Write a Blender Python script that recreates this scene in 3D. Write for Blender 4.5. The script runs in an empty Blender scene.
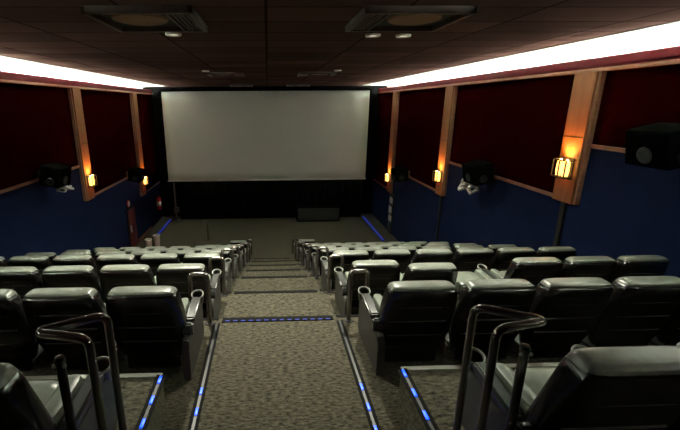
import bpy, bmesh, math, random
from mathutils import Vector, Matrix
random.seed(4)
C = bpy.context.scene.collection
Z0 = 5.19                      # eye height above the flat floor by the screen
PI = math.pi

# ------------------------------------------------------------------ materials
def mat(name, col, rough=.6, metal=0., spec=.5, emit=None, estr=0., coat=0.):
    m = bpy.data.materials.new(name); m.use_nodes = True
    b = m.node_tree.nodes['Principled BSDF']
    b.inputs['Base Color'].default_value = (*col, 1)
    b.inputs['Roughness'].default_value = rough
    b.inputs['Metallic'].default_value = metal
    b.inputs['Specular IOR Level'].default_value = spec
    b.inputs['Coat Weight'].default_value = coat
    if emit:
        b.inputs['Emission Color'].default_value = (*emit, 1)
        b.inputs['Emission Strength'].default_value = estr
    return m

def N(m, t, **kw):
    n = m.node_tree.nodes.new(t)
    for k, v in kw.items():
        if k in n.inputs.keys(): n.inputs[k].default_value = v
        else: setattr(n, k, v)
    return n

def noisy(name, c1, c2, scale=(8, 8, 8), detail=6, lo=.35, hi=.65, bump=0., bscale=None, **kw):
    """noise-mottled surface in object space"""
    m = mat(name, c1, **kw); L = m.node_tree.links; b = m.node_tree.nodes['Principled BSDF']
    tc = N(m, 'ShaderNodeTexCoord'); mp = N(m, 'ShaderNodeMapping'); mp.inputs['Scale'].default_value = scale
    nz = N(m, 'ShaderNodeTexNoise', Scale=1., Detail=float(detail), Roughness=.7)
    cr = N(m, 'ShaderNodeValToRGB')
    cr.color_ramp.elements[0].position = lo; cr.color_ramp.elements[0].color = (*c1, 1)
    cr.color_ramp.elements[1].position = hi; cr.color_ramp.elements[1].color = (*c2, 1)
    L.new(tc.outputs['Object'], mp.inputs['Vector']); L.new(mp.outputs[0], nz.inputs['Vector'])
    L.new(nz.outputs['Fac'], cr.inputs['Fac']); L.new(cr.outputs[0], b.inputs['Base Color'])
    if bump:
        bp = N(m, 'ShaderNodeBump', Strength=bump, Distance=.01)
        n2 = nz
        if bscale:
            n2 = N(m, 'ShaderNodeTexNoise', Scale=bscale, Detail=4.)
            L.new(tc.outputs['Object'], n2.inputs['Vector'])
        L.new(n2.outputs['Fac'], bp.inputs['Height']); L.new(bp.outputs[0], b.inputs['Normal'])
    return m

M = {}
M['carpet'] = noisy('carpet_loop', (.003, .0027, .0021), (.120, .108, .076), (20, 54, 40), 12, .36, .72, bump=.6, rough=.95, spec=.1)
M['maroon'] = noisy('maroon_fabric', (.0062, .0002, .0003), (.0090, .0003, .0004), (3, 3, 3), 3, rough=.95, spec=0.)
M['blue'] = noisy('blue_fabric', (.0016, .0048, .023), (.0022, .0062, .029), (2, 2, 2), 3, rough=.9, spec=.1)
M['wood'] = noisy('pilaster_wood', (.145, .050, .018), (.23, .088, .034), (14, 14, 1.2), 5, .3, .7, rough=.45)
M['trimwood'] = noisy('trim_wood', (.17, .075, .045), (.24, .105, .062), (2, 6, 14), 3, rough=.5)
M['redtrim'] = mat('red_trim', (.055, .002, .004), .7, spec=.1)
M['coveinner'] = mat('cove_white', (.78, .80, .76), .8)
M['soffit'] = noisy('ceiling_cove_glow', (.20, .215, .19), (.25, .265, .235), (.6, 2.2, 1), 4, rough=.9, spec=.05, bump=.15)  # pale tone stands in for the tubes' glow on the ceiling tiles
M['screen'] = noisy('screen_cloth', (.72, .755, .71), (.76, .795, .75), (.25, 1, .4), 3, rough=.85, spec=.1, bump=.08, bscale=.8)
M['screenedge'] = mat('screen_edge', (.70, .70, .66), .6)
M['drape'] = noisy('black_drape', (.001, .001, .0011), (.0025, .0025, .0025), (6, 1, 1), 3, rough=.95, spec=0.)
M['black'] = mat('black_paint', (.004, .004, .004), .45)
M['vinyl'] = noisy('black_vinyl', (.13, .14, .118), (.165, .175, .148), (30, 30, 30), 4, rough=.30, spec=.8, bump=.05, bscale=180.)
M['cushion'] = noisy('grey_green_seat_vinyl', (.105, .120, .095), (.14, .158, .125), (30, 30, 30), 4, rough=.34, spec=.7, bump=.05, bscale=180.)
M['shell'] = mat('seat_shell_plastic', (.0035, .0035, .0035), .24, spec=.6)
M['ridge'] = mat('seat_ridge', (.045, .045, .045), .35)
M['panel'] = noisy('grey_side_panel', (.020, .018, .015), (.027, .024, .020), (40, 40, 40), 4, rough=.6, spec=.4)
M['armpad'] = mat('arm_pad_plastic', (.016, .017, .015), .36)
M['ring'] = mat('cup_rim_plastic', (.30, .30, .27), .3)
M['cupbody'] = mat('cup_body_plastic', (.012, .012, .011), .4)
M['inside'] = mat('cup_inside', (.003, .003, .003), .5)
M['rail'] = mat('dark_rail_paint', (.016, .014, .013), .22, spec=.8, metal=.0)
M['railhi'] = mat('grey_rail_metal', (.20, .185, .17), .26, metal=.9)
M['nosing'] = mat('aluminium_nosing', (.62, .61, .57), .5, metal=.5)
M['darknosing'] = mat('rubber_nosing', (.003, .003, .003), .8, spec=.1)
M['led'] = mat('blue_led', (.02, .1, .6), .4, emit=(.004, .055, 1.), estr=1.0)
M['leddim'] = mat('blue_led_strip', (.01, .02, .2), .4, emit=(.10, .15, 1.), estr=.022)
M['ledfront'] = mat('blue_floor_led', (.01, .02, .3), .4, emit=(.03, .05, 1.), estr=.05)
M['tube'] = mat('fluorescent_tube', (.9, .9, .9), .5, emit=(.95, 1., .88), estr=780.)
M['bulb'] = mat('amber_bulb', (1, .6, .2), .5, emit=(1., .50, .10), estr=20.)
M['glass'] = mat('amber_sconce_glass', (.9, .5, .15), .5, emit=(1., .45, .09), estr=1.6)
M['iron'] = mat('sconce_iron', (.010, .008, .006), .5)
M['vent'] = mat('vent_frame_metal', (.075, .052, .046), .4)
M['ventdark'] = mat('vent_dark', (.006, .005, .005), .7)
M['diffuser'] = mat('tan_diffuser', (.26, .15, .085), .6)
M['downlens'] = mat('downlight_lens', (.8, .75, .6), .4, emit=(1., .9, .7), estr=.25)
M['palewhite'] = mat('pale_plastic', (.62, .58, .52), .5)
M['spk'] = mat('speaker_cabinet', (.0016, .0018, .0016), .7, spec=0.)
M['spkfront'] = mat('speaker_grille', (.0012, .0012, .0012), .8, spec=.0)
M['cone'] = mat('speaker_cone', (.014, .014, .013), .5, spec=.2)
M['ext'] = mat('extinguisher_red', (.42, .012, .010), .35)
M['darkred'] = mat('dark_red_door', (.085, .010, .008), .6)
M['pinkcup'] = mat('pale_bin', (.36, .25, .22), .6)
M['brownrail'] = mat('brown_baseboard', (.10, .04, .02), .6)

# ceiling: lay-in tiles, brown, each a little different, thin dark grid
def ceiling_mat():
    m = mat('ceiling_tiles', (.1, .06, .05), .9, spec=0.); L = m.node_tree.links; b = m.node_tree.nodes['Principled BSDF']
    tc = N(m, 'ShaderNodeTexCoord')
    br = N(m, 'ShaderNodeTexBrick', Scale=1., offset=0.); br.inputs['Mortar Size'].default_value = .016
    br.inputs['Mortar Smooth'].default_value = .3
    br.inputs['Brick Width'].default_value = 1.2; br.inputs['Row Height'].default_value = .6
    br.inputs['Color1'].default_value = (.060, .034, .029, 1); br.inputs['Color2'].default_value = (.105, .058, .049, 1)
    br.inputs['Mortar'].default_value = (.022, .010, .009, 1); br.inputs['Bias'].default_value = -.1
    L.new(tc.outputs['Object'], br.inputs['Vector']); L.new(br.outputs['Color'], b.inputs['Base Color'])
    nz = N(m, 'ShaderNodeTexNoise', Scale=1., Detail=2.)
    mp = N(m, 'ShaderNodeMapping'); mp.inputs['Scale'].default_value = (.5, 2.6, 1)
    L.new(tc.outputs['Object'], mp.inputs['Vector']); L.new(mp.outputs[0], nz.inputs['Vector'])
    bp = N(m, 'ShaderNodeBump', Strength=.8, Distance=.05); L.new(nz.outputs['Fac'], bp.inputs['Height'])
    L.new(bp.outputs[0], b.inputs['Normal'])
    return m
M['ceiling'] = ceiling_mat()

# ------------------------------------------------------------------ mesh helpers
def obj(name, bm, m, parent=None, loc=(0, 0, 0), smooth=True):
    me = bpy.data.meshes.new(name)
    bmesh.ops.recalc_face_normals(bm, faces=bm.faces)
    bm.to_mesh(me); bm.free()
    for p in me.polygons: p.use_smooth = smooth
    if smooth:
        try: me.set_sharp_from_angle(angle=math.radians(38))
        except Exception: pass
    for mm in (m if isinstance(m, (list, tuple)) else [m]): me.materials.append(mm)
    o = bpy.data.objects.new(name, me); C.objects.link(o); o.location = loc
    if parent: o.parent = parent
    return o
def tag(o, label, cat, group=None):
    o['label'] = label; o['category'] = cat
    if group: o['group'] = group
    return o
def thing(name, label, cat, loc=(0, 0, 0), rz=0, group=None):
    o = bpy.data.objects.new(name, None); C.objects.link(o); o.empty_display_size = .1
    o.location = loc; o.rotation_euler = (0, 0, rz)
    return tag(o, label, cat, group)
def struct(name, bm, m, loc=(0, 0, 0), smooth=False):
    o = obj(name, bm, m, None, loc, smooth); o['kind'] = 'structure'; return o
def copy_tree(o, parent=None):
    c = o.copy(); C.objects.link(c); c.parent = parent
    for ch in list(o.children): copy_tree(ch, c)
    return c
def BM(): return bmesh.new()
def box(bm, x0, x1, y0, y1, z0, z1, bev=0., seg=2, mi=0):
    vs = [bm.verts.new((x, y, z)) for x in (x0, x1) for y in (y0, y1) for z in (z0, z1)]
    fs = [bm.faces.new([vs[i] for i in q]) for q in ((0, 1, 3, 2), (4, 6, 7, 5), (0, 4, 5, 1), (2, 3, 7, 6), (0, 2, 6, 4), (1, 5, 7, 3))]
    for f in fs: f.material_index = mi
    if bev:
        es = {e for f in fs for e in f.edges}
        bmesh.ops.bevel(bm, geom=list(es), offset=bev, segments=seg, affect='EDGES', profile=.6)
    return bm
def loft(bm, secs, n=28, p=4., capdome=0.):
    """secs: (z, yc, hw, ht[, tilt]) rounded-rectangle rings in XY"""
    rings = []
    for s in secs:
        z, yc, hw, ht = s[:4]; tl = s[4] if len(s) > 4 else 0.
        r = []
        for i in range(n):
            a = 2 * PI * (i + .5) / n; ca, sa = math.cos(a), math.sin(a)
            k = (abs(ca) ** p + abs(sa) ** p) ** (-1 / p)
            x, y = ca * k * hw, sa * k * ht
            r.append(bm.verts.new((x, yc + y, z + tl * y)))
        rings.append(r)
    for a, b in zip(rings, rings[1:]):
        for i in range(n): bm.faces.new((a[i], a[(i + 1) % n], b[(i + 1) % n], b[i]))
    bm.faces.new(rings[0][::-1]); bm.faces.new(rings[-1])
    return bm
def tube(bm, pts, r, n=12, caps=True):
    pts = [Vector(p) for p in pts]; rings = []; up = None
    for i, p in enumerate(pts):
        d = (pts[min(i + 1, len(pts) - 1)] - pts[max(i - 1, 0)]).normalized()
        if up is None:
            up = Vector((0, 0, 1)) if abs(d.z) < .9 else Vector((1, 0, 0))
        s = d.cross(up).normalized(); up = s.cross(d).normalized()
        rr = r[i] if isinstance(r, (list, tuple)) else r
        rings.append([bm.verts.new(p + (s * math.cos(2 * PI * k / n) + up * math.sin(2 * PI * k / n)) * rr) for k in range(n)])
    for a, b in zip(rings, rings[1:]):
        for k in range(n): bm.faces.new((a[k], a[(k + 1) % n], b[(k + 1) % n], b[k]))
    if caps: bm.faces.new(rings[0][::-1]); bm.faces.new(rings[-1])
    return bm
def rounded(pts, r, k=6):
    """polyline with its corners rounded"""
    P = [Vector(p) for p in pts]; out = [P[0]]
    for a, b, c in zip(P, P[1:], P[2:]):
        d1 = (a - b); d2 = (c - b); q = min(r, d1.length * .49, d2.length * .49)
        s = b + d1.normalized() * q; e = b + d2.normalized() * q
        for i in range(k + 1):
            t = i / k; out.append(s * (1 - t) ** 2 + b * 2 * t * (1 - t) + e * t * t)
    out.append(P[-1]); return out
def lathe(bm, prof, n=28, axis=None, c=(0, 0, 0)):
    """prof: (r, h) ring list about +Z (or axis matrix)"""
    Mx = axis or Matrix.Identity(3); c = Vector(c); rings = []
    for r, h in prof:
        rings.append([bm.verts.new(c + Mx @ Vector((r * math.cos(2 * PI * k / n), r * math.sin(2 * PI * k / n), h))) for k in range(n)])
    for a, b in zip(rings, rings[1:]):
        for k in range(n): bm.faces.new((a[k], a[(k + 1) % n], b[(k + 1) % n], b[k]))
    return rings
def prism_x(bm, poly, x0, x1, bev=0., mi=0):
    a = [bm.verts.new((x0, y, z)) for y, z in poly]; b = [bm.verts.new((x1, y, z)) for y, z in poly]
    n = len(poly); fs = [bm.faces.new(a), bm.faces.new(b[::-1])]
    for i in range(n): fs.append(bm.faces.new((a[i], b[i], b[(i + 1) % n], a[(i + 1) % n])))
    for f in fs: f.material_index = mi
    if bev:
        bmesh.ops.bevel(bm, geom=list({e for f in fs for e in f.edges}), offset=bev, segments=2, affect='EDGES')
    return bm

# ------------------------------------------------------------------ levels
T = [-2.24, -2.61, -3.00, -3.46, -3.92, -4.37, -4.84, -5.19]     # tread under rows 1..8 (below the eye)
NO = [3.81 + 1.35 * k for k in range(7)]                          # front edge of each tread
ROWY = [1.45] + [2.97 + 1.35 * k for k in range(8)]
LV = lambda n: Z0 + T[n]
LM1 = Z0 - 1.90                                                   # platform of the nearest row
XL, XR = -5.14, 5.05
YB, YF = -1.6, 18.35
AL, AR = -.52, .68                                                # carpeted aisle
PL, PR = -.80, .97                                                # platform edges of nearest row
ZC = Z0 + .78

# ------------------------------------------------------------------ setting: floor
bm = BM()
yy = 2.47
for n in range(8):
    y0 = yy if n == 0 else NO[n - 1]; y1 = NO[n] if n < 7 else YF
    box(bm, XL, XR, y0, y1, -.3, LV(n))
box(bm, PL, PR, 1.86, yy, -.3, LV(0))
box(bm, XL, PL, YB, yy, -.3, LM1); box(bm, PR, XR, YB, yy, -.3, LM1)
box(bm, PL, PR, YB, 1.86, -.3, LM1)
struct('floor', bm, M['carpet'])

# ceiling
bm = BM(); box(bm, XL - .35, XR + .35, YB, YF, ZC, ZC + .2); struct('ceiling', bm, M['ceiling'])

# wall stacks: maroon above, blue below, in bays between the pilasters
PY = [6.26, 10.97, 15.68]                         # pilaster centres
BAYZ = [-.66, -1.58, -2.53, -3.48]                # panel line in each bay
cuts = [YB, 6.26, 10.97, 15.68, YF]
def wall_side(side):
    s = -1 if side == 'left' else 1
    X = XL if s < 0 else XR
    a, b = (X - .4, X) if s < 0 else (X, X + .4)
    bm = BM()
    for k in range(4):
        box(bm, a, b, cuts[k], cuts[k + 1], -.3, Z0 + BAYZ[k], mi=1)
        box(bm, a, b, cuts[k], cuts[k + 1], Z0 + BAYZ[k], Z0 + .50, mi=0)
    struct('wall_' + side, bm, [M['maroon'], M['blue']])
    # recess behind the light cove
    o0, o1 = (X - .55, X - .36) if s < 0 else (X + .36, X + .55)
    bm = BM(); box(bm, o0, o1, YB, YF, Z0 + .3, ZC); struct('trim_cove_' + side, bm, M['coveinner'])
    # added pale strip under the ceiling, cove glow put into its colour
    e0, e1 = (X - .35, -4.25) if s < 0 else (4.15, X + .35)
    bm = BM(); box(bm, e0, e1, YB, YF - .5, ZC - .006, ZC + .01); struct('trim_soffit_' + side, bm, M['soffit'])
    # panel line mouldings
    bm = BM()
    for k in range(4):
        c0 = cuts[k] + (.24 if k else 0); c1 = cuts[k + 1] - (.24 if k < 3 else 0)
        x0, x1 = (X, X + .03) if s < 0 else (X - .03, X)
        box(bm, x0, x1, c0, c1, Z0 + BAYZ[k] - .03, Z0 + BAYZ[k] + .03)
    struct('trim_%d' % (1 if s < 0 else 2), bm, M['trimwood'])
    # cove lip: red board with a wood bead below
    F = X + .11 * (1 if s < 0 else -1)
    x0, x1 = (X, F) if s < 0 else (F, X)
    bm = BM()
    lip = (F - .02, F) if s < 0 else (F, F + .02)
    box(bm, lip[0], lip[1], YB, YF - .3, Z0 + .51, Z0 + .648)
    box(bm, x0, x1, YB, YF - .3, Z0 + .49, Z0 + .53)
    struct('trim_%d' % (3 if s < 0 else 4), bm, M['redtrim'])
    bm = BM()
    bead = (F - .015, F + .015)
    box(bm, min(x0, bead[0]), max(x1, bead[1]), YB, YF - .3, Z0 + .445, Z0 + .49)
    struct('trim_%d' % (5 if s < 0 else 6), bm, M['trimwood'])
wall_side('left'); wall_side('right')
bm = BM(); box(bm, XL - .5, XR + .5, YF, YF + .2, -.3, ZC + .2); struct('wall_front', bm, M['drape'])
bm = BM(); box(bm, XL - .5, XR + .5, YB - .2, YB, -.3, ZC + .2); struct('wall_back', bm, M['maroon'])

# pilasters (each a thing) and sconces
ordn = ['nearest', 'middle', 'farthest']
def pilaster(s, k):
    X = XL if s < 0 else XR; F = X + (.11 if s < 0 else -.11)
    side = 'left' if s < 0 else 'right'
    zb = Z0 + BAYZ[k + 1] - .03; zt = Z0 + .445
    x0, x1 = (X, F) if s < 0 else (F, X)
    t = thing('wooden_pilaster', {0: 'broad light wooden pilaster on right wall, nearest to the camera',
        1: 'wooden pilaster on the %s wall behind the %s sconce' % (side, 'nearer left' if s < 0 else 'middle right'),
        2: 'slim looking wooden pilaster on the %s wall closest to the screen' % side}[k] if not (s < 0 and k == 0)
        else 'wooden pilaster on left wall beside the camera', 'pilaster', (0, 0, 0), 0, 'wooden pilasters on the %s wall' % side)
    bm = BM(); box(bm, x0, x1, PY[k] - .20, PY[k] + .24, zb, zt, bev=.006); obj('board', bm, M['wood'], t, smooth=False)
    bm = BM(); q = (X, X + .08) if s < 0 else (X - .08, X)
    box(bm, q[0], q[1], PY[k] - .25, PY[k] - .20, zb, zt, bev=.004); obj('edge_strip', bm, M['trimwood'], t, smooth=False)
    bm = BM(); w = (F, F + .004) if s < 0 else (F - .004, F)
    for z in (zb + (zt - zb) * .52,):
        box(bm, w[0], w[1], PY[k] - .20, PY[k] + .24, z - .006, z + .006)
    obj('joint_line', bm, M['iron'], t, smooth=False)
def sconce(s, k, label):
    X = (XL + .11) if s < 0 else (XR - .11)
    z = Z0 + [-1.05, -2.03, -2.93][k]
    t = thing('wall_sconce', label, 'wall lamp', (X, PY[k] + .02, z), 0 if s < 0 else PI, 'amber lantern sconces')
    # local +X points into the room
    bm = BM(); box(bm, 0, .02, -.13, .13, -.17, .17, bev=.006); obj('back_plate', bm, M['iron'], t)
    bm = BM()
    for zz in (-.15, .13):
        for a in (-.15, .125): box(bm, .02, .15, a, a + .025, zz, zz + .022)
        box(bm, .13, .155, -.15, .15, zz, zz + .022)
    for a in (-.15, -.008, .134): box(bm, .139, .155, a, a + .016, -.15, .15)
    obj('lantern_frame', bm, M['iron'], t, smooth=False)
    for a in (-.07, .07):
        bm = BM(); lathe(bm, [(.042, -.12), (.05, -.05), (.05, .06), (.042, .12)], 20, c=(.075, a, 0)); 
        g = obj('glass_shade', bm, M['glass'], t)
        bm = BM(); bmesh.ops.create_uvsphere(bm, u_segments=14, v_segments=10, radius=.028, matrix=Matrix.Translation((.075, a, .125)))
        obj('bulb', bm, M['bulb'], g)
    ld = bpy.data.lights.new('sconce_lamp', 'SPOT'); ld.spot_size = 2.0; ld.spot_blend = 1.; ld.energy = 60; ld.color = (1., .42, .09); ld.shadow_soft_size = .04
    lo = bpy.data.objects.new('lamp_light', ld); C.objects.link(lo); lo.parent = t; lo.location = (.12, 0, .14); lo.rotation_euler = (PI, -.25, 0)
for s in (-1, 1):
    for k in range(3):
        if s < 0 and k == 0: continue
        pilaster(s, k)
sconce(1, 0, 'large lit amber sconce on the broad nearest pilaster of the right wall')
sconce(1, 1, 'lit amber sconce on middle pilaster of right wall, near the white tagged speaker')
sconce(1, 2, 'small lit amber sconce on right wall close to the screen')
sconce(-1, 1, 'lit amber sconce on left wall, the nearer one to the camera')
sconce(-1, 2, 'small lit amber sconce on left wall close to the screen')

# cove tubes, one object each
first = None
for s in (-1, 1):
    X = XL - .11 if s < 0 else XR + .11
    for k in range(13):
        y0 = YB + .25 + k * 1.49
        if y0 + 1.4 > YF - .3: continue
        bm = BM()
        y1 = y0 + 1.40
        lab = 'glowing white fluorescent tube hidden behind red cove board of the %s wall' % ('left' if s < 0 else 'right')
        if first is None:
            t = thing('cove_tube', lab, 'light', (X, y0, Z0 + .50), 0, 'cove tubes on the left wall')
            box(bm, -.03, .03, .02, 1.42, 0, .07, bev=.004); obj('batten', bm, M['coveinner'], t)
            bm = BM(); tube(bm, [(0, .03, .127), (0, 1.41, .127)], .017, 10); obj('lamp_tube', bm, M['tube'], t)
            bm = BM(); box(bm, -.015, .015, .0, .03, .06, .13); box(bm, -.015, .015, 1.41, 1.44, .06, .13); obj('lamp_holder', bm, M['coveinner'], t)
            first = t
        else:
            t = copy_tree(first); t.location = (X, y0, Z0 + .50)
        t['label'] = lab; t['group'] = 'cove tubes on the %s wall' % ('left' if s < 0 else 'right')

# ------------------------------------------------------------------ screen
SX0, SX1, SY = -4.57, 4.50, 17.83
SZ0, SZ1 = Z0 - 3.32, Z0 + .56
t = thing('cinema_screen', 'wide blank off-white cinema screen filling the front wall', 'screen', ((SX0 + SX1) / 2, SY, SZ0))
hw = (SX1 - SX0) / 2; hh = SZ1 - SZ0
bm = BM()
nx, nz = 24, 10
g = [[bm.verts.new((-hw + 2 * hw * i / nx, .0 + .012 * math.sin(i * 1.3) * math.sin(PI * j / nz), hh * j / nz)) for j in range(nz + 1)] for i in range(nx + 1)]
for i in range(nx):
    for j in range(nz): bm.faces.new((g[i][j], g[i + 1][j], g[i + 1][j + 1], g[i][j + 1]))
o = obj('screen_cloth', bm, M['screen'], t)
sm = o.modifiers.new('thick', 'SOLIDIFY'); sm.thickness = .006
bm = BM(); box(bm, -hw - .03, hw + .03, -.03, .05, -.06, -.0, bev=.008); obj('bottom_edge', bm, M['screenedge'], t)
bm = BM(); box(bm, -hw - .06, -hw, -.02, .06, -.06, hh + .06); box(bm, hw, hw + .06, -.02, .06, -.06, hh + .06); box(bm, -hw - .06, hw + .06, -.04, .06, hh, hh + .07)
obj('black_masking', bm, M['drape'], t, smooth=False)
# drape below the screen, gathered
bm = BM()
n = 220; x0, x1 = -4.1, 4.35
lo_, hi_ = [], []
for i in range(n + 1):
    x = x0 + (x1 - x0) * i / n; y = SY - .05 + .025 * math.sin(i * 1.15) + .01 * math.sin(i * .37)
    lo_.append(bm.verts.new((x, y, .02))); hi_.append(bm.verts.new((x, y, SZ0 - .10)))
for i in range(n): bm.faces.new((lo_[i], lo_[i + 1], hi_[i + 1], hi_[i]))
o = obj('black_curtain', bm, M['drape']); sm = o.modifiers.new('thick', 'SOLIDIFY'); sm.thickness = .01
tag(o, 'black gathered curtain hanging below the white screen', 'curtain')
# stage speaker at floor
t = thing('bass_speaker', 'wide dark grey bass speaker cabinet on floor under the screen right half', 'speaker', (2.25, 17.3, 0))
bm = BM(); box(bm, -.98, .98, -.25, .35, .03, .70, bev=.015); obj('cabinet', bm, M['spk'], t)
bm = BM(); box(bm, -.93, .93, -.275, -.252, .08, .65, bev=.008); obj('grille', bm, M['cone'], t)
for x in (-.8, .8):
    bm = BM(); box(bm, x - .06, x + .06, -.2, .3, 0, .03); obj('foot', bm, M['black'], t)

# ------------------------------------------------------------------ ceiling vents
def vent(x0, x1, yc, gs, label):
    xc = (x0 + x1) / 2; hw = (x1 - x0) / 2
    t = thing('ceiling_vent', label, 'air vent', (xc, yc, ZC), 0, 'square air vents in the ceiling')
    bm = BM(); h = .44
    for a in ((-hw, hw, -h, -h + .045), (-hw, hw, h - .045, h), (-hw, -hw + .045, -h, h), (hw - .045, hw, -h, h)):
        box(bm, a[0], a[1], a[2], a[3], -.06, 0, bev=.006)
    obj('frame', bm, M['vent'], t, smooth=False)
    bm = BM(); box(bm, -hw + .04, hw - .04, -h + .04, h - .04, -.012, -.002); obj('back_plate', bm, M['ventdark'], t, smooth=False)
    cx = -gs * .10
    bm = BM(); lathe(bm, [(.001, -.055), (.14, -.052), (.21, -.035), (.24, -.03), (.25, -.012)], 32, c=(cx, 0, 0)); obj('round_diffuser', bm, M['diffuser'], t)
    bm = BM()
    for i in range(4):
        x = gs * (hw - .07 - i * .038); box(bm, x - .008, x + .008, -h + .05, h - .05, -.05, -.012)
    x = gs * (hw - .07 - 4.2 * .038); box(bm, x - .01, x + .01, -h + .05, h - .05, -.055, -.012)
    obj('slat', bm, M['vent'], t, smooth=False)
nm = ['nearest', 'middle', 'farthest']
for k, y in enumerate((3.98, 10.75, 16.9)):
    vent(-1.50, -.60, y, 1, '%s of the ceiling vents left of the aisle, dark frame round a tan disc' % nm[k])
    vent(.82, 1.76, y, -1, '%s of the ceiling vents right of the aisle, dark frame round a tan disc' % nm[k])
def ceil_disc(x, y, label, watt=0):
    t = thing('ceiling_downlight', label, 'ceiling light', (x, y, ZC), 0, 'small round ceiling lights')
    bm = BM(); lathe(bm, [(.045, -.002), (.07, -.02), (.085, -.022), (.09, 0)], 24); obj('rim', bm, M['palewhite'], t)
    bm = BM(); lathe(bm, [(.0005, -.018), (.05, -.014), (.055, -.004)], 20); obj('lens', bm, M['downlens'], t)
    if watt:
        ld = bpy.data.lights.new('downlight_lamp', 'SPOT'); ld.energy = watt; ld.color = (1., .98, .80); ld.shadow_soft_size = .05
        ld.spot_size = 2.5; ld.spot_blend = 1.
        lo = bpy.data.objects.new('lamp_light', ld); C.objects.link(lo); lo.parent = t; lo.location = (0, 0, -.06)
ceil_disc(-1.05, 4.85, 'small round ceiling downlight just beyond the nearest left vent', 300)
ceil_disc(1.25, 4.95, 'small round ceiling downlight just beyond the nearest right vent', 300)
ceil_disc(-1.45, 9.9, 'small round ceiling downlight beside the middle left vent', 170)
ceil_disc(1.62, 4.98, 'small unlit round fitting, the outer one of a pair by the right vent')
ceil_disc(1.70, 9.9, 'small round ceiling downlight beside the middle right vent', 170)

# ------------------------------------------------------------------ wall speakers
def wall_speaker(s, y, z, label, tagged):
    X = XL if s < 0 else XR
    t = thing('wall_speaker', label, 'speaker', (X, y, Z0 + z), 0 if s < 0 else PI, 'black speakers on the side walls')
    ys = 1 if s < 0 else -1            # local y flips on the right wall
    c = obj('cabinet', prism_y_box(), M['spk'], t, (.36, 0, 0)); c.rotation_euler = (0, .22, 0)
    f = obj('speaker_grille', box(BM(), .205, .22, -.26, .26, -.20, .20, bev=.006), M['spkfront'], c)
    bm = BM(); lathe(bm, [(.001, .222), (.05, .222), (.085, .228), (.10, .223), (.102, .205)], 22, axis=Matrix(((0, 0, 1), (0, 1, 0), (1, 0, 0))), c=(0, 0, -.07)); obj('woofer', bm, M['cone'], c)
    # driver seen on the side that faces the seats
    bm = BM(); lathe(bm, [(.001, 0.004), (.04, .004), (.07, .014), (.085, .008), (.086, -.01)], 22,
        axis=Matrix(((1, 0, 0), (0, 0, -ys), (0, 1, 0))), c=(.03, -ys * .292, -.09)); obj('driver', bm, M['cone'], c)
    bm = BM(); box(bm, 0, .02, -.08, .08, -.1, .1); tube(bm, [(.01, 0, 0), (.16, 0, -.01)], .022); obj('bracket', bm, M['black'], t)
    if tagged:
        # loose white cable bundle under the bracket
        bm = BM(); pts = []; k = 1. if tagged > 1 else .8
        for i in range(26):
            a = i * .9
            pts.append(Vector((.38 + .13 * math.cos(a * 1.7), ys * (.26 + .24 * math.sin(a * .63) * k), -.36 + (.12 if tagged > 1 else .045) * math.sin(a * 1.31))))
        tube(bm, pts, .036 if tagged > 1 else .013, 8); obj('cable_bundle', bm, M['palewhite'], t)
        bm = BM(); tube(bm, [(.36, ys * .22, -.16), (.38, ys * .24, -.34)], .008, 6); obj('cable_tail', bm, M['palewhite'], t)
def prism_y_box():
    bm = BM(); box(bm, -.21, .21, -.28, .28, -.22, .22, bev=.02, seg=3); return bm
wall_speaker(1, 4.55, -.50, 'large dim black speaker high on right wall at the frame edge', 0)
wall_speaker(1, 8.55, -1.50, 'black speaker with white cable bundle on right wall between two sconces', 2)
wall_speaker(1, 13.7, -2.42, 'small black speaker on right wall beside the sconce closest to the screen', 0)
wall_speaker(-1, 8.85, -1.50, 'black speaker with thin white cable on left wall near the frame edge', 1)
wall_speaker(-1, 14.2, -2.42, 'small black speaker on left wall between the two sconces', 0)

# ------------------------------------------------------------------ front left / right details
def extinguisher(y, z, label):
    t = thing('fire_extinguisher', label, 'fire extinguisher', (XL + .14, y, Z0 + z))
    bm = BM(); rr = lathe(bm, [(.085, 0), (.10, .02), (.10, .50), (.085, .57), (.04, .61), (.035, .64)], 24); bm.faces.new(rr[0][::-1]); bm.faces.new(rr[-1]); obj('cylinder_body', bm, M['ext'], t)
    bm = BM(); lathe(bm, [(.1015, .20), (.1015, .40)], 24); obj('white_label', bm, M['palewhite'], t)
    bm = BM(); box(bm, -.03, .03, -.03, .03, .64, .70); box(bm, -.02, .02, -.13, .02, .70, .72); box(bm, -.02, .02, -.12, .02, .67, .68); obj('valve_lever', bm, M['black'], t)
    bm = BM(); tube(bm, rounded([(0, -.02, .67), (.10, -.05, .66), (.13, -.03, .4), (.12, 0, .12)], .06), .012, 8); obj('hose', bm, M['black'], t)
    bm = BM(); box(bm, -.14, -.09, -.04, .04, .1, .6); obj('wall_bracket', bm, M['black'], t)
extinguisher(17.45, -4.60, 'red fire extinguisher with white label hung on left wall near the screen')
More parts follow.
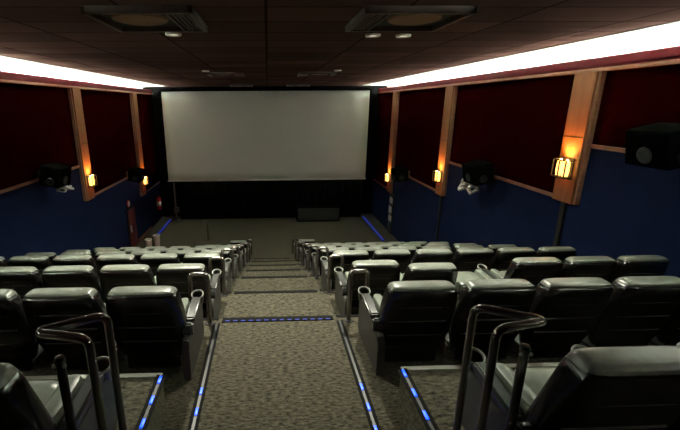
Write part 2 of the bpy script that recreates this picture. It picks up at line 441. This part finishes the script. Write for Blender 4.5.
# narrow dark red door leaf with a small round white and red sign
t = thing('narrow_door', 'narrow dark red door on the left blue wall near the screen', 'door', (XL + .02, 14.15, 0))
bm = BM(); box(bm, 0, .05, -.38, .30, .05, 1.50, bev=.006); obj('door_leaf', bm, M['darkred'], t)
bm = BM(); box(bm, .05, .09, -.34, -.30, .7, .95, bev=.008); obj('handle', bm, M['nosing'], t)
bm = BM(); box(bm, -.01, .03, -.44, -.38, 0, 1.56); box(bm, -.01, .03, .30, .36, 0, 1.56); box(bm, -.01, .03, -.44, .36, 1.50, 1.56); obj('door_frame', bm, M['black'], t, smooth=False)
t = thing('round_sign', 'small round white and red sign above the dark red door', 'sign', (XL + .005, 14.0, 1.74))
bm = BM(); r = lathe(bm, [(.13, 0), (.13, .03)], 24, axis=Matrix(((0, 0, 1), (0, 1, 0), (1, 0, 0)))); bm.faces.new(r[1]); obj('red_disc', bm, M['ext'], t)
bm = BM(); r = lathe(bm, [(.095, .03), (.095, .036)], 24, axis=Matrix(((0, 0, 1), (0, 1, 0), (1, 0, 0)))); bm.faces.new(r[1]); obj('white_face', bm, M['palewhite'], t)
# sloping brown skirting along the left wall by the door
bm = BM(); prism_x(bm, [(14.6, .02), (16.4, .02), (16.4, .12), (14.6, .12)], XL, XL + .05)
o = obj('brown_skirting', bm, M['brownrail'], smooth=False); tag(o, 'brown skirting board at foot of left wall by the dark red door', 'skirting board')
# two pale bins
for (x, y, h, lab) in ((-4.42, 13.65, .46, 'nearer of two pale waste bins against the left wall'), (-4.22, 14.0, .50, 'farther of two pale waste bins against the left wall')):
    t = thing('waste_bin', lab, 'bin', (x, y, 0), 0, 'pale bins by left wall')
    bm = BM(); r = lathe(bm, [(.09, 0), (.12, h), (.11, h), (.085, .03)], 22); bm.faces.new(r[0][::-1]); bm.faces.new(r[-1]); obj('bin_body', bm, M['pinkcup'], t)
    bm = BM(); lathe(bm, [(.118, h - .01), (.13, h - .005), (.13, h + .02), (.108, h + .02), (.106, h - .02)], 22); obj('rim', bm, M['palewhite'], t)
    bm = BM(); lathe(bm, [(.001, h * .7), (.104, h * .7), (.104, h * .72)], 22); obj('bin_liner', bm, M['black'], t)
# pole holding the screen's left corner
t = thing('screen_support', 'thin pale pole standing under the left end of the screen', 'pole', (-4.28, 17.55, 0))
bm = BM(); tube(bm, [(0, 0, .03), (0, 0, 1.78)], .035, 12); obj('pole', bm, M['vent'], t)
bm = BM(); box(bm, -.16, .16, -.16, .16, 0, .04, bev=.01); obj('base_plate', bm, M['vent'], t)
bm = BM(); box(bm, -.07, .13, -.06, .06, .42, .66, bev=.01); obj('junction_box', bm, M['vent'], t)
# right wall: dark cable duct with three pale notices
t = thing('cable_duct', 'black vertical duct with three pale notices below right wall sconce near the screen', 'cable duct', (XR - .005, 15.35, 0))
bm = BM(); box(bm, -.06, 0, -.22, .24, 0, 1.66, bev=.005); obj('duct_cover', bm, M['black'], t)
for (y, z, h) in ((-.04, 1.28, .20), (.03, .86, .24), (-.02, .52, .20)):
    bm = BM(); box(bm, -.068, -.0605, y - .17, y + .17, z, z + h + .04, bev=.002); obj('notice', bm, M['palewhite'], t)
for (y, x, s, lab) in ((6.30, XR, 1, 'black vertical cable duct on blue right wall below the broadest pilaster'),
                       (10.95, XR, 1, 'black vertical cable duct on blue right wall below the middle pilaster')):
    k = 0 if y < 8 else 1
    zf = LV(2) if k == 0 else LV(5)
    t = thing('cable_duct', lab, 'cable duct', (x, y, zf), 0, 'black ducts below the right pilasters')
    bm = BM(); box(bm, -.05, 0, -.05, .05, 0, Z0 + BAYZ[k + 1] - .03 - zf, bev=.004); obj('duct_cover', bm, M['black'], t)
    bm = BM(); 
    box(bm, -.058, -.051, -.03, .03, .5, .56); obj('clip', bm, M['black'], t)
# short post at the floor by the front row
t = thing('short_post', 'short black post standing on front carpet left of the aisle', 'post', (-2.45, 14.9, 0))
bm = BM(); tube(bm, [(0, 0, .02), (0, 0, .62)], .02, 10); obj('pole', bm, M['black'], t)
bm = BM(); r = lathe(bm, [(.10, 0), (.10, .015), (.03, .03)], 20); bm.faces.new(r[0][::-1]); bm.faces.new(r[-1]); obj('base', bm, M['black'], t)

# blue floor light lines by the screen
for s in (-1, 1):
    x = -4.60 if s < 0 else 4.46
    t = thing('floor_light_strip', 'blue glowing light strip on the floor along the %s wall by the screen' % ('left' if s < 0 else 'right'), 'light strip', (x, 15.2 if s < 0 else 14.3, 0))
    ln = 2.5 if s < 0 else 3.4
    bm = BM(); box(bm, -.06, .06, 0, ln, 0, .03, bev=.004); obj('channel', bm, M['black'], t, smooth=False)
    bm = BM(); box(bm, -.04, .04, .02, ln - .02, .0305, .06); obj('lens', bm, M['ledfront'], t, smooth=False)

# ------------------------------------------------------------------ aisle: nosings, side edging, LEDs
ordw = ['first', 'second', 'third', 'fourth', 'fifth', 'sixth', 'seventh']
for n in range(7):
    bm = BM(); box(bm, AL, AR, NO[n] - .065, NO[n] + .006, LV(n) - .03, LV(n) + .006, bev=.003)
    struct('trim_%d' % (20 + n), bm, M['darknosing'])
t = thing('step_light', 'dim blue light strip across the nearest visible aisle step edge', 'light strip', (0, NO[0] - .075, LV(0)))
bm = BM(); box(bm, AL, AR, -.012, .012, 0, .010); obj('channel', bm, M['darknosing'], t, smooth=False)
for i in range(14):
    x = AL + .06 + i * (AR - AL - .12) / 13
    bm = BM(); box(bm, x - .022, x + .022, -.008, .008, .010, .014); obj('lens', bm, M['leddim'], t, smooth=False)
# metal nosing along the row platforms
for n in range(0, 7):
    y = 2.47 if n == 0 else NO[n - 1]; z = LM1 if n == 0 else LV(n - 1)
    bm = BM()
    a, b = (PL, PR) if n == 0 else (AL - .04, AR + .04)
    box(bm, XL + .02, a, y - .035, y + .008, z - .04, z + .007, bev=.003); box(bm, b, XR - .02, y - .035, y + .008, z - .04, z + .007, bev=.003)
    struct('trim_%d' % (40 + n), bm, M['nosing'] if n == 0 else M['darknosing'])
def led_edge(x, y0, y1, z, dots, label):
    t = thing('edge_light_strip', label, 'light strip', (x, 0, z), 0, 'blue edge lights beside the near aisle')
    bm = BM(); box(bm, -.035, -.012, y0, y1, 0, .012, bev=.003); box(bm, .012, .035, y0, y1, 0, .012, bev=.003); obj('channel', bm, M['darknosing'], t, smooth=False)
    bm = BM(); box(bm, -.012, .012, y0, y1, 0, .004); obj('dark_insert', bm, M['black'], t, smooth=False)
    for y in dots:
        bm = BM(); box(bm, -.010, .010, y - .035, y + .035, .004, .012, bev=.003); obj('light_lens', bm, M['led'], t)
dd0 = [1.95, 2.16, 2.37, 2.58]
led_edge(AR + .06, 1.87, 3.70, LV(0), [2.02, 2.24, 2.46, 2.68], 'blue dotted light strip on the floor along the right side of the aisle')
led_edge(AL - .05, 1.87, 3.70, LV(0), [2.02, 2.24, 2.46, 2.68], 'blue dotted light strip on the floor along the left side of the aisle')
led_edge(PR + .0, 1.4, 2.45, LM1, [1.60, 1.80, 2.00, 2.20, 2.40], 'blue dotted light strip on platform edge below the nearest right handrail')
led_edge(PL - .0, 1.4, 2.45, LM1, [1.60, 1.80, 2.00, 2.20, 2.40], 'blue dotted light strip on platform edge below the nearest left handrail')

# ------------------------------------------------------------------ seats (local: facing +Y, origin on the floor)
def seat_back_meshes():
    d = {}
    bm = BM()
    loft(bm, [(.10, .085, .245, .030), (.13, .080, .265, .050), (.30, .050, .312, .066), (.46, .010, .318, .070), (.60, -.030, .308, .074), (.68, -.052, .296, .082), (.74, -.066, .286, .086), (.775, -.074, .274, .084), (.785, -.076, .262, .076)], 36, 6)
    d['shell'] = bm
    bm = BM()   # front pad of the backrest
    loft(bm, [(.40, .095, .215, .030), (.43, .090, .240, .052), (.52, .062, .248, .056), (.62, .035, .240, .054), (.685, .015, .225, .045), (.70, .012, .205, .03)], 30, 4)
    d['pad'] = bm
    bm = BM()   # thick rounded head pad
    loft(bm, [(.665, -.042, .262, .060), (.675, -.044, .282, .074), (.70, -.048, .288, .078), (.745, -.058, .280, .080), (.785, -.068, .267, .080), (.803, -.071, .257, .074), (.813, -.072, .240, .062), (.817, -.072, .215, .045)], 36, 6)
    d['head'] = bm
    return d
def arm_bms():
    a = BM()   # arm pad: along +Y, rising and widening to the cup
    poly = [(.085, .425), (.10, .450), (.40, .478), (.45, .470), (.45, .43), (.40, .42), (.10, .40)]
    prism_x(a, poly, -.040, .040, bev=.012)
    ring = BM(); tilt = Matrix.Rotation(.30, 3, 'X'); cc = (0, .495, .470)
    lathe(ring, [(.057, -.012), (.061, .0), (.060, .007), (.055, .009), (.051, .004), (.050, -.012)], 28, axis=tilt, c=cc)
    ins = BM(); r = lathe(ins, [(.050, -.008), (.047, -.088)], 24, axis=tilt, c=cc); ins.faces.new(r[1])
    lathe(ins, [(.050, -.008), (.0565, -.008), (.053, -.06), (.034, -.13)], 24, axis=tilt, c=cc)
    return a, ring, ins

def make_seat(end, hscale=1., side=1):
    """end: carries an extra arm and a full side panel toward the aisle; side=+1 block right of aisle"""
    t = bpy.data.objects.new('cinema_armchair', None); C.objects.link(t); t.empty_display_size = .1
    t['category'] = 'armchair'
    bm = BM(); box(bm, -.10, .10, .08, .34, .03, .30, bev=.02); box(bm, -.20, .20, .02, .42, 0, .035, bev=.008); obj('base', bm, M['black'], t)
    bm = BM(); box(bm, -.23, .23, .02, .06, .005, .20, bev=.01); obj('kick_panel', bm, M['shell'], t)
    bm = BM(); loft(bm, [(.31, .235, .150, .15), (.325, .235, .165, .175), (.38, .24, .172, .188), (.43, .24, .170, .185, .03), (.448, .235, .155, .165, .04), (.454, .23, .12, .13, .04)], 32, 5); cu = obj('seat_cushion', bm, M['cushion'], t)
    for q in (-1, 1):
        bm = BM(); loft(bm, [(.31, .235, .040, .16), (.33, .235, .050, .185), (.44, .24, .052, .195), (.475, .24, .042, .18), (.482, .24, .025, .15)], 22, 4); bmesh.ops.translate(bm, verts=bm.verts, vec=(q * .222, 0, 0)); obj('side_bolster', bm, M['cushion'], t)
    bm = BM(); box(bm, -.255, .255, .08, .41, .27, .312, bev=.015); obj('cushion_pan', bm, M['shell'], t)
    d = seat_back_meshes()
    b = obj('backrest', d['shell'], M['shell'], t); b.scale = (1, 1, hscale)
    obj('back_cushion', d['pad'], M['vinyl'], b)
    h = obj('headrest', d['head'], M['vinyl'], b)
    for z, y, w in ((.615, -.103, .225), (.46, -.0605, .24), (.30, -.0165, .235)):
        bm = BM(); tube(bm, [(-w, y, z), (-w * .4, y - .004, z), (w * .4, y - .004, z), (w, y, z)], .0045, 8); obj('ridge', bm, M['ridge'], b)
    outs = [side] + ([-side] if end else [])
    for s in outs:
        a, r, i = arm_bms(); x = s * .325
        full = (end and s == -side)
        ao = obj('armrest', a, M['armpad'], t, (x, 0, 0))
        obj('cup_holder', r, M['ring'], ao); obj('cup_well', i, M['cupbody'], ao)
        bm = BM()
        if full: prism_x(bm, [(-.16, .0), (.50, .0), (.545, .05), (.545, .37), (.50, .405), (.05, .392), (-.10, .36), (-.16, .28)], -.032, .032, bev=.008); pn = 'side_panel'
        else: prism_x(bm, [(.12, .0), (.40, .0), (.44, .12), (.50, .34), (.50, .395), (.12, .392), (.12, .2)], -.026, .026, bev=.008); pn = 'arm_support'
        obj(pn, bm, M['panel'] , t, (x, 0, 0))
        if full:
            bm = BM(); prism_x(bm, [(-.02, .46), (.03, .455), (.03, .36), (-.03, .34), (-.05, .40)], -.045, .045, bev=.012)
            obj('hinge_cover', bm, M['armpad'], t, (x, 0, 0))
    return t
protos = {}
def seat(kind, hs, side):
    k = (kind, hs, side)
    if k not in protos:
        protos[k] = make_seat(kind, hs, side); return protos[k]
    return copy_tree(protos[k])
rown = ['nearest row', 'second row from the camera', 'third row from the camera', 'fourth row from the camera', 'fifth row from the camera', 'sixth row from the camera', 'seventh row from the camera', 'eighth row from the camera', 'row closest to the screen']
posn = ['next to the aisle', 'second from aisle', 'third from aisle', 'fourth from aisle', 'fifth from aisle', 'sixth from aisle']
def recline(t, a, dz=0):
    for ch in t.children:
        if ch.name.startswith('backrest'):
            ch.rotation_euler = (a, 0, 0); ch.location = (0, .1 * math.sin(a) , dz)
RCL = {}
for n in range(9):
    z = LM1 if n == 0 else LV(n - 1)
    for side in (-1, 1):
        sname = 'left' if side < 0 else 'right'
        x0 = (1.25 if side > 0 else -1.03) if n else (1.52 if side > 0 else -1.30)
        cnt = 6
        for k in range(cnt):
            x = x0 + side * .65 * k
            if abs(x) > 4.75: continue
            if n == 0 and k > (2 if side > 0 else 1): continue
            if (n == 8 and k > 0) or (n == 7 and side < 0 and k > 1): continue
            t = seat(k == 0, 1.0 if n else 1.11, side)
            t.location = (x, ROWY[n], z)
            t.rotation_euler = (0, 0, 0)
            lab = 'black cinema armchair %s, %s block, %s' % (posn[k], sname, rown[n])
            ang = 0
            if n == 2 and side > 0 and k == 1: ang = .13; lab = 'slightly reclined black armchair second from aisle, right block, third row from camera'
            if n == 2 and side > 0 and k == 2: ang = .75; lab = 'deeply reclined black armchair leaving a gap, third from aisle, right block, third row'
            if n == 0: ang = .05
            if ang: recline(t, ang)
            t['label'] = lab; t['group'] = 'cinema armchairs in the ' + rown[n]

# ------------------------------------------------------------------ row-end hoops
def hoop(label):
    t = thing('row_end_hoop', label, 'handrail')
    bm = BM(); tube(bm, rounded([(-.09, 0, .01), (-.09, 0, .57), (.09, 0, .57), (.09, 0, .01)], .05), .025, 12); obj('hoop_tube', bm, M['railhi'], t)
    for x in (-.09, .09):
        bm = BM(); r = lathe(bm, [(.045, 0), (.045, .01), (.022, .018)], 18, c=(x, 0, 0)); bm.faces.new(r[0][::-1]); bm.faces.new(r[-1]); obj('foot_plate', bm, M['black'], t)
    return t
hp = None
for n in range(1, 9):
    for side in (-1, 1):
        sname = 'left' if side < 0 else 'right'
        lab = 'low dark metal hoop, %s aisle edge, before the %s' % (sname, rown[n])
        if hp is None: hp = hoop(lab); t = hp
        else: t = copy_tree(hp)
        t['label'] = lab; t['group'] = 'low hoops along the aisle edges'
        t.location = ((.93 if side > 0 else -.735), ROWY[n] + .74, LV(n - 1))

# ------------------------------------------------------------------ the two tall bent handrails by the nearest row
def big_rail(side):
    X = 1.01 if side > 0 else -.79; s = side
    sname = 'right' if side > 0 else 'left'
    t = thing('bent_handrail', 'tall bent tubular handrail at the near %s edge of the aisle' % sname, 'handrail', (X, 1.6, LM1), 0, 'bent handrails beside the nearest row')
    bm = BM()
    tube(bm, rounded([(0, .11, .01), (0, .11, .93), (s * .25, -.06, .945), (0, -.09, .93), (0, -.09, .01)], .055, 8), .0195, 14); obj('rail_tube', bm, M['railhi'], t)
    for y in (.11, -.09):
        bm = BM(); r = lathe(bm, [(.030, 0), (.030, .012), (.02, .02)], 18, c=(0, y, 0)); bm.faces.new(r[0][::-1]); bm.faces.new(r[-1]); obj('foot_plate', bm, M['black'], t)
    t2 = thing('capped_post', 'straight black post with a small metal cap inside the near %s handrail' % sname, 'post', (X + s * .115, 1.47, LM1), 0, 'capped posts inside the near handrails')
    bm = BM(); tube(bm, [(0, 0, 0), (0, 0, .84)], .020, 14); obj('post_tube', bm, M['rail'], t2)
    bm = BM(); r = lathe(bm, [(.022, .84), (.024, .855), (.018, .868), (.004, .872)], 18); bm.faces.new(r[-1]); obj('cap', bm, M['railhi'], t2)
    bm = BM(); box(bm, -.027, .027, -.032, .032, .24, .29, bev=.008); obj('clamp', bm, M['black'], t2)
    for q in (-1, 1):
        bm = BM(); bmesh.ops.create_uvsphere(bm, u_segments=10, v_segments=8, radius=.009, matrix=Matrix.Translation((q * .022, -.012, .83))); obj('cap_screw', bm, M['nosing'], t2)
big_rail(1); big_rail(-1)

# ------------------------------------------------------------------ world, camera, view
w = bpy.data.worlds.new('dark'); bpy.context.scene.world = w; w.use_nodes = True
w.node_tree.nodes['Background'].inputs[0].default_value = (.02, .02, .022, 1)
w.node_tree.nodes['Background'].inputs[1].default_value = .2

f, cx, yaw, pit, rol = 390.9, 279.9, .0291, .2759, -.0069
r0 = Vector((math.cos(yaw), -math.sin(yaw), 0)); h = Vector((math.sin(yaw), math.cos(yaw), 0))
fw = h * math.cos(pit) + Vector((0, 0, -math.sin(pit)))
d0 = -h * math.sin(pit) + Vector((0, 0, -math.cos(pit)))
c, s = math.cos(rol), math.sin(rol)
R = r0 * c - d0 * s; D = r0 * s + d0 * c
cd = bpy.data.cameras.new('camera'); cam = bpy.data.objects.new('camera', cd); C.objects.link(cam)
cam.matrix_world = Matrix(((R.x, -D.x, -fw.x, 0), (R.y, -D.y, -fw.y, 0), (R.z, -D.z, -fw.z, Z0), (0, 0, 0, 1)))
cd.sensor_width = 36; cd.sensor_fit = 'HORIZONTAL'; cd.lens = f / 680 * 36; cd.shift_x = (340 - cx) / 680; cd.clip_start = .05
bpy.context.scene.camera = cam
vs = bpy.context.scene.view_settings
vs.view_transform = 'Standard'; vs.look = 'None'; vs.gamma = 1; vs.use_curve_mapping = False; vs.exposure = 1.5
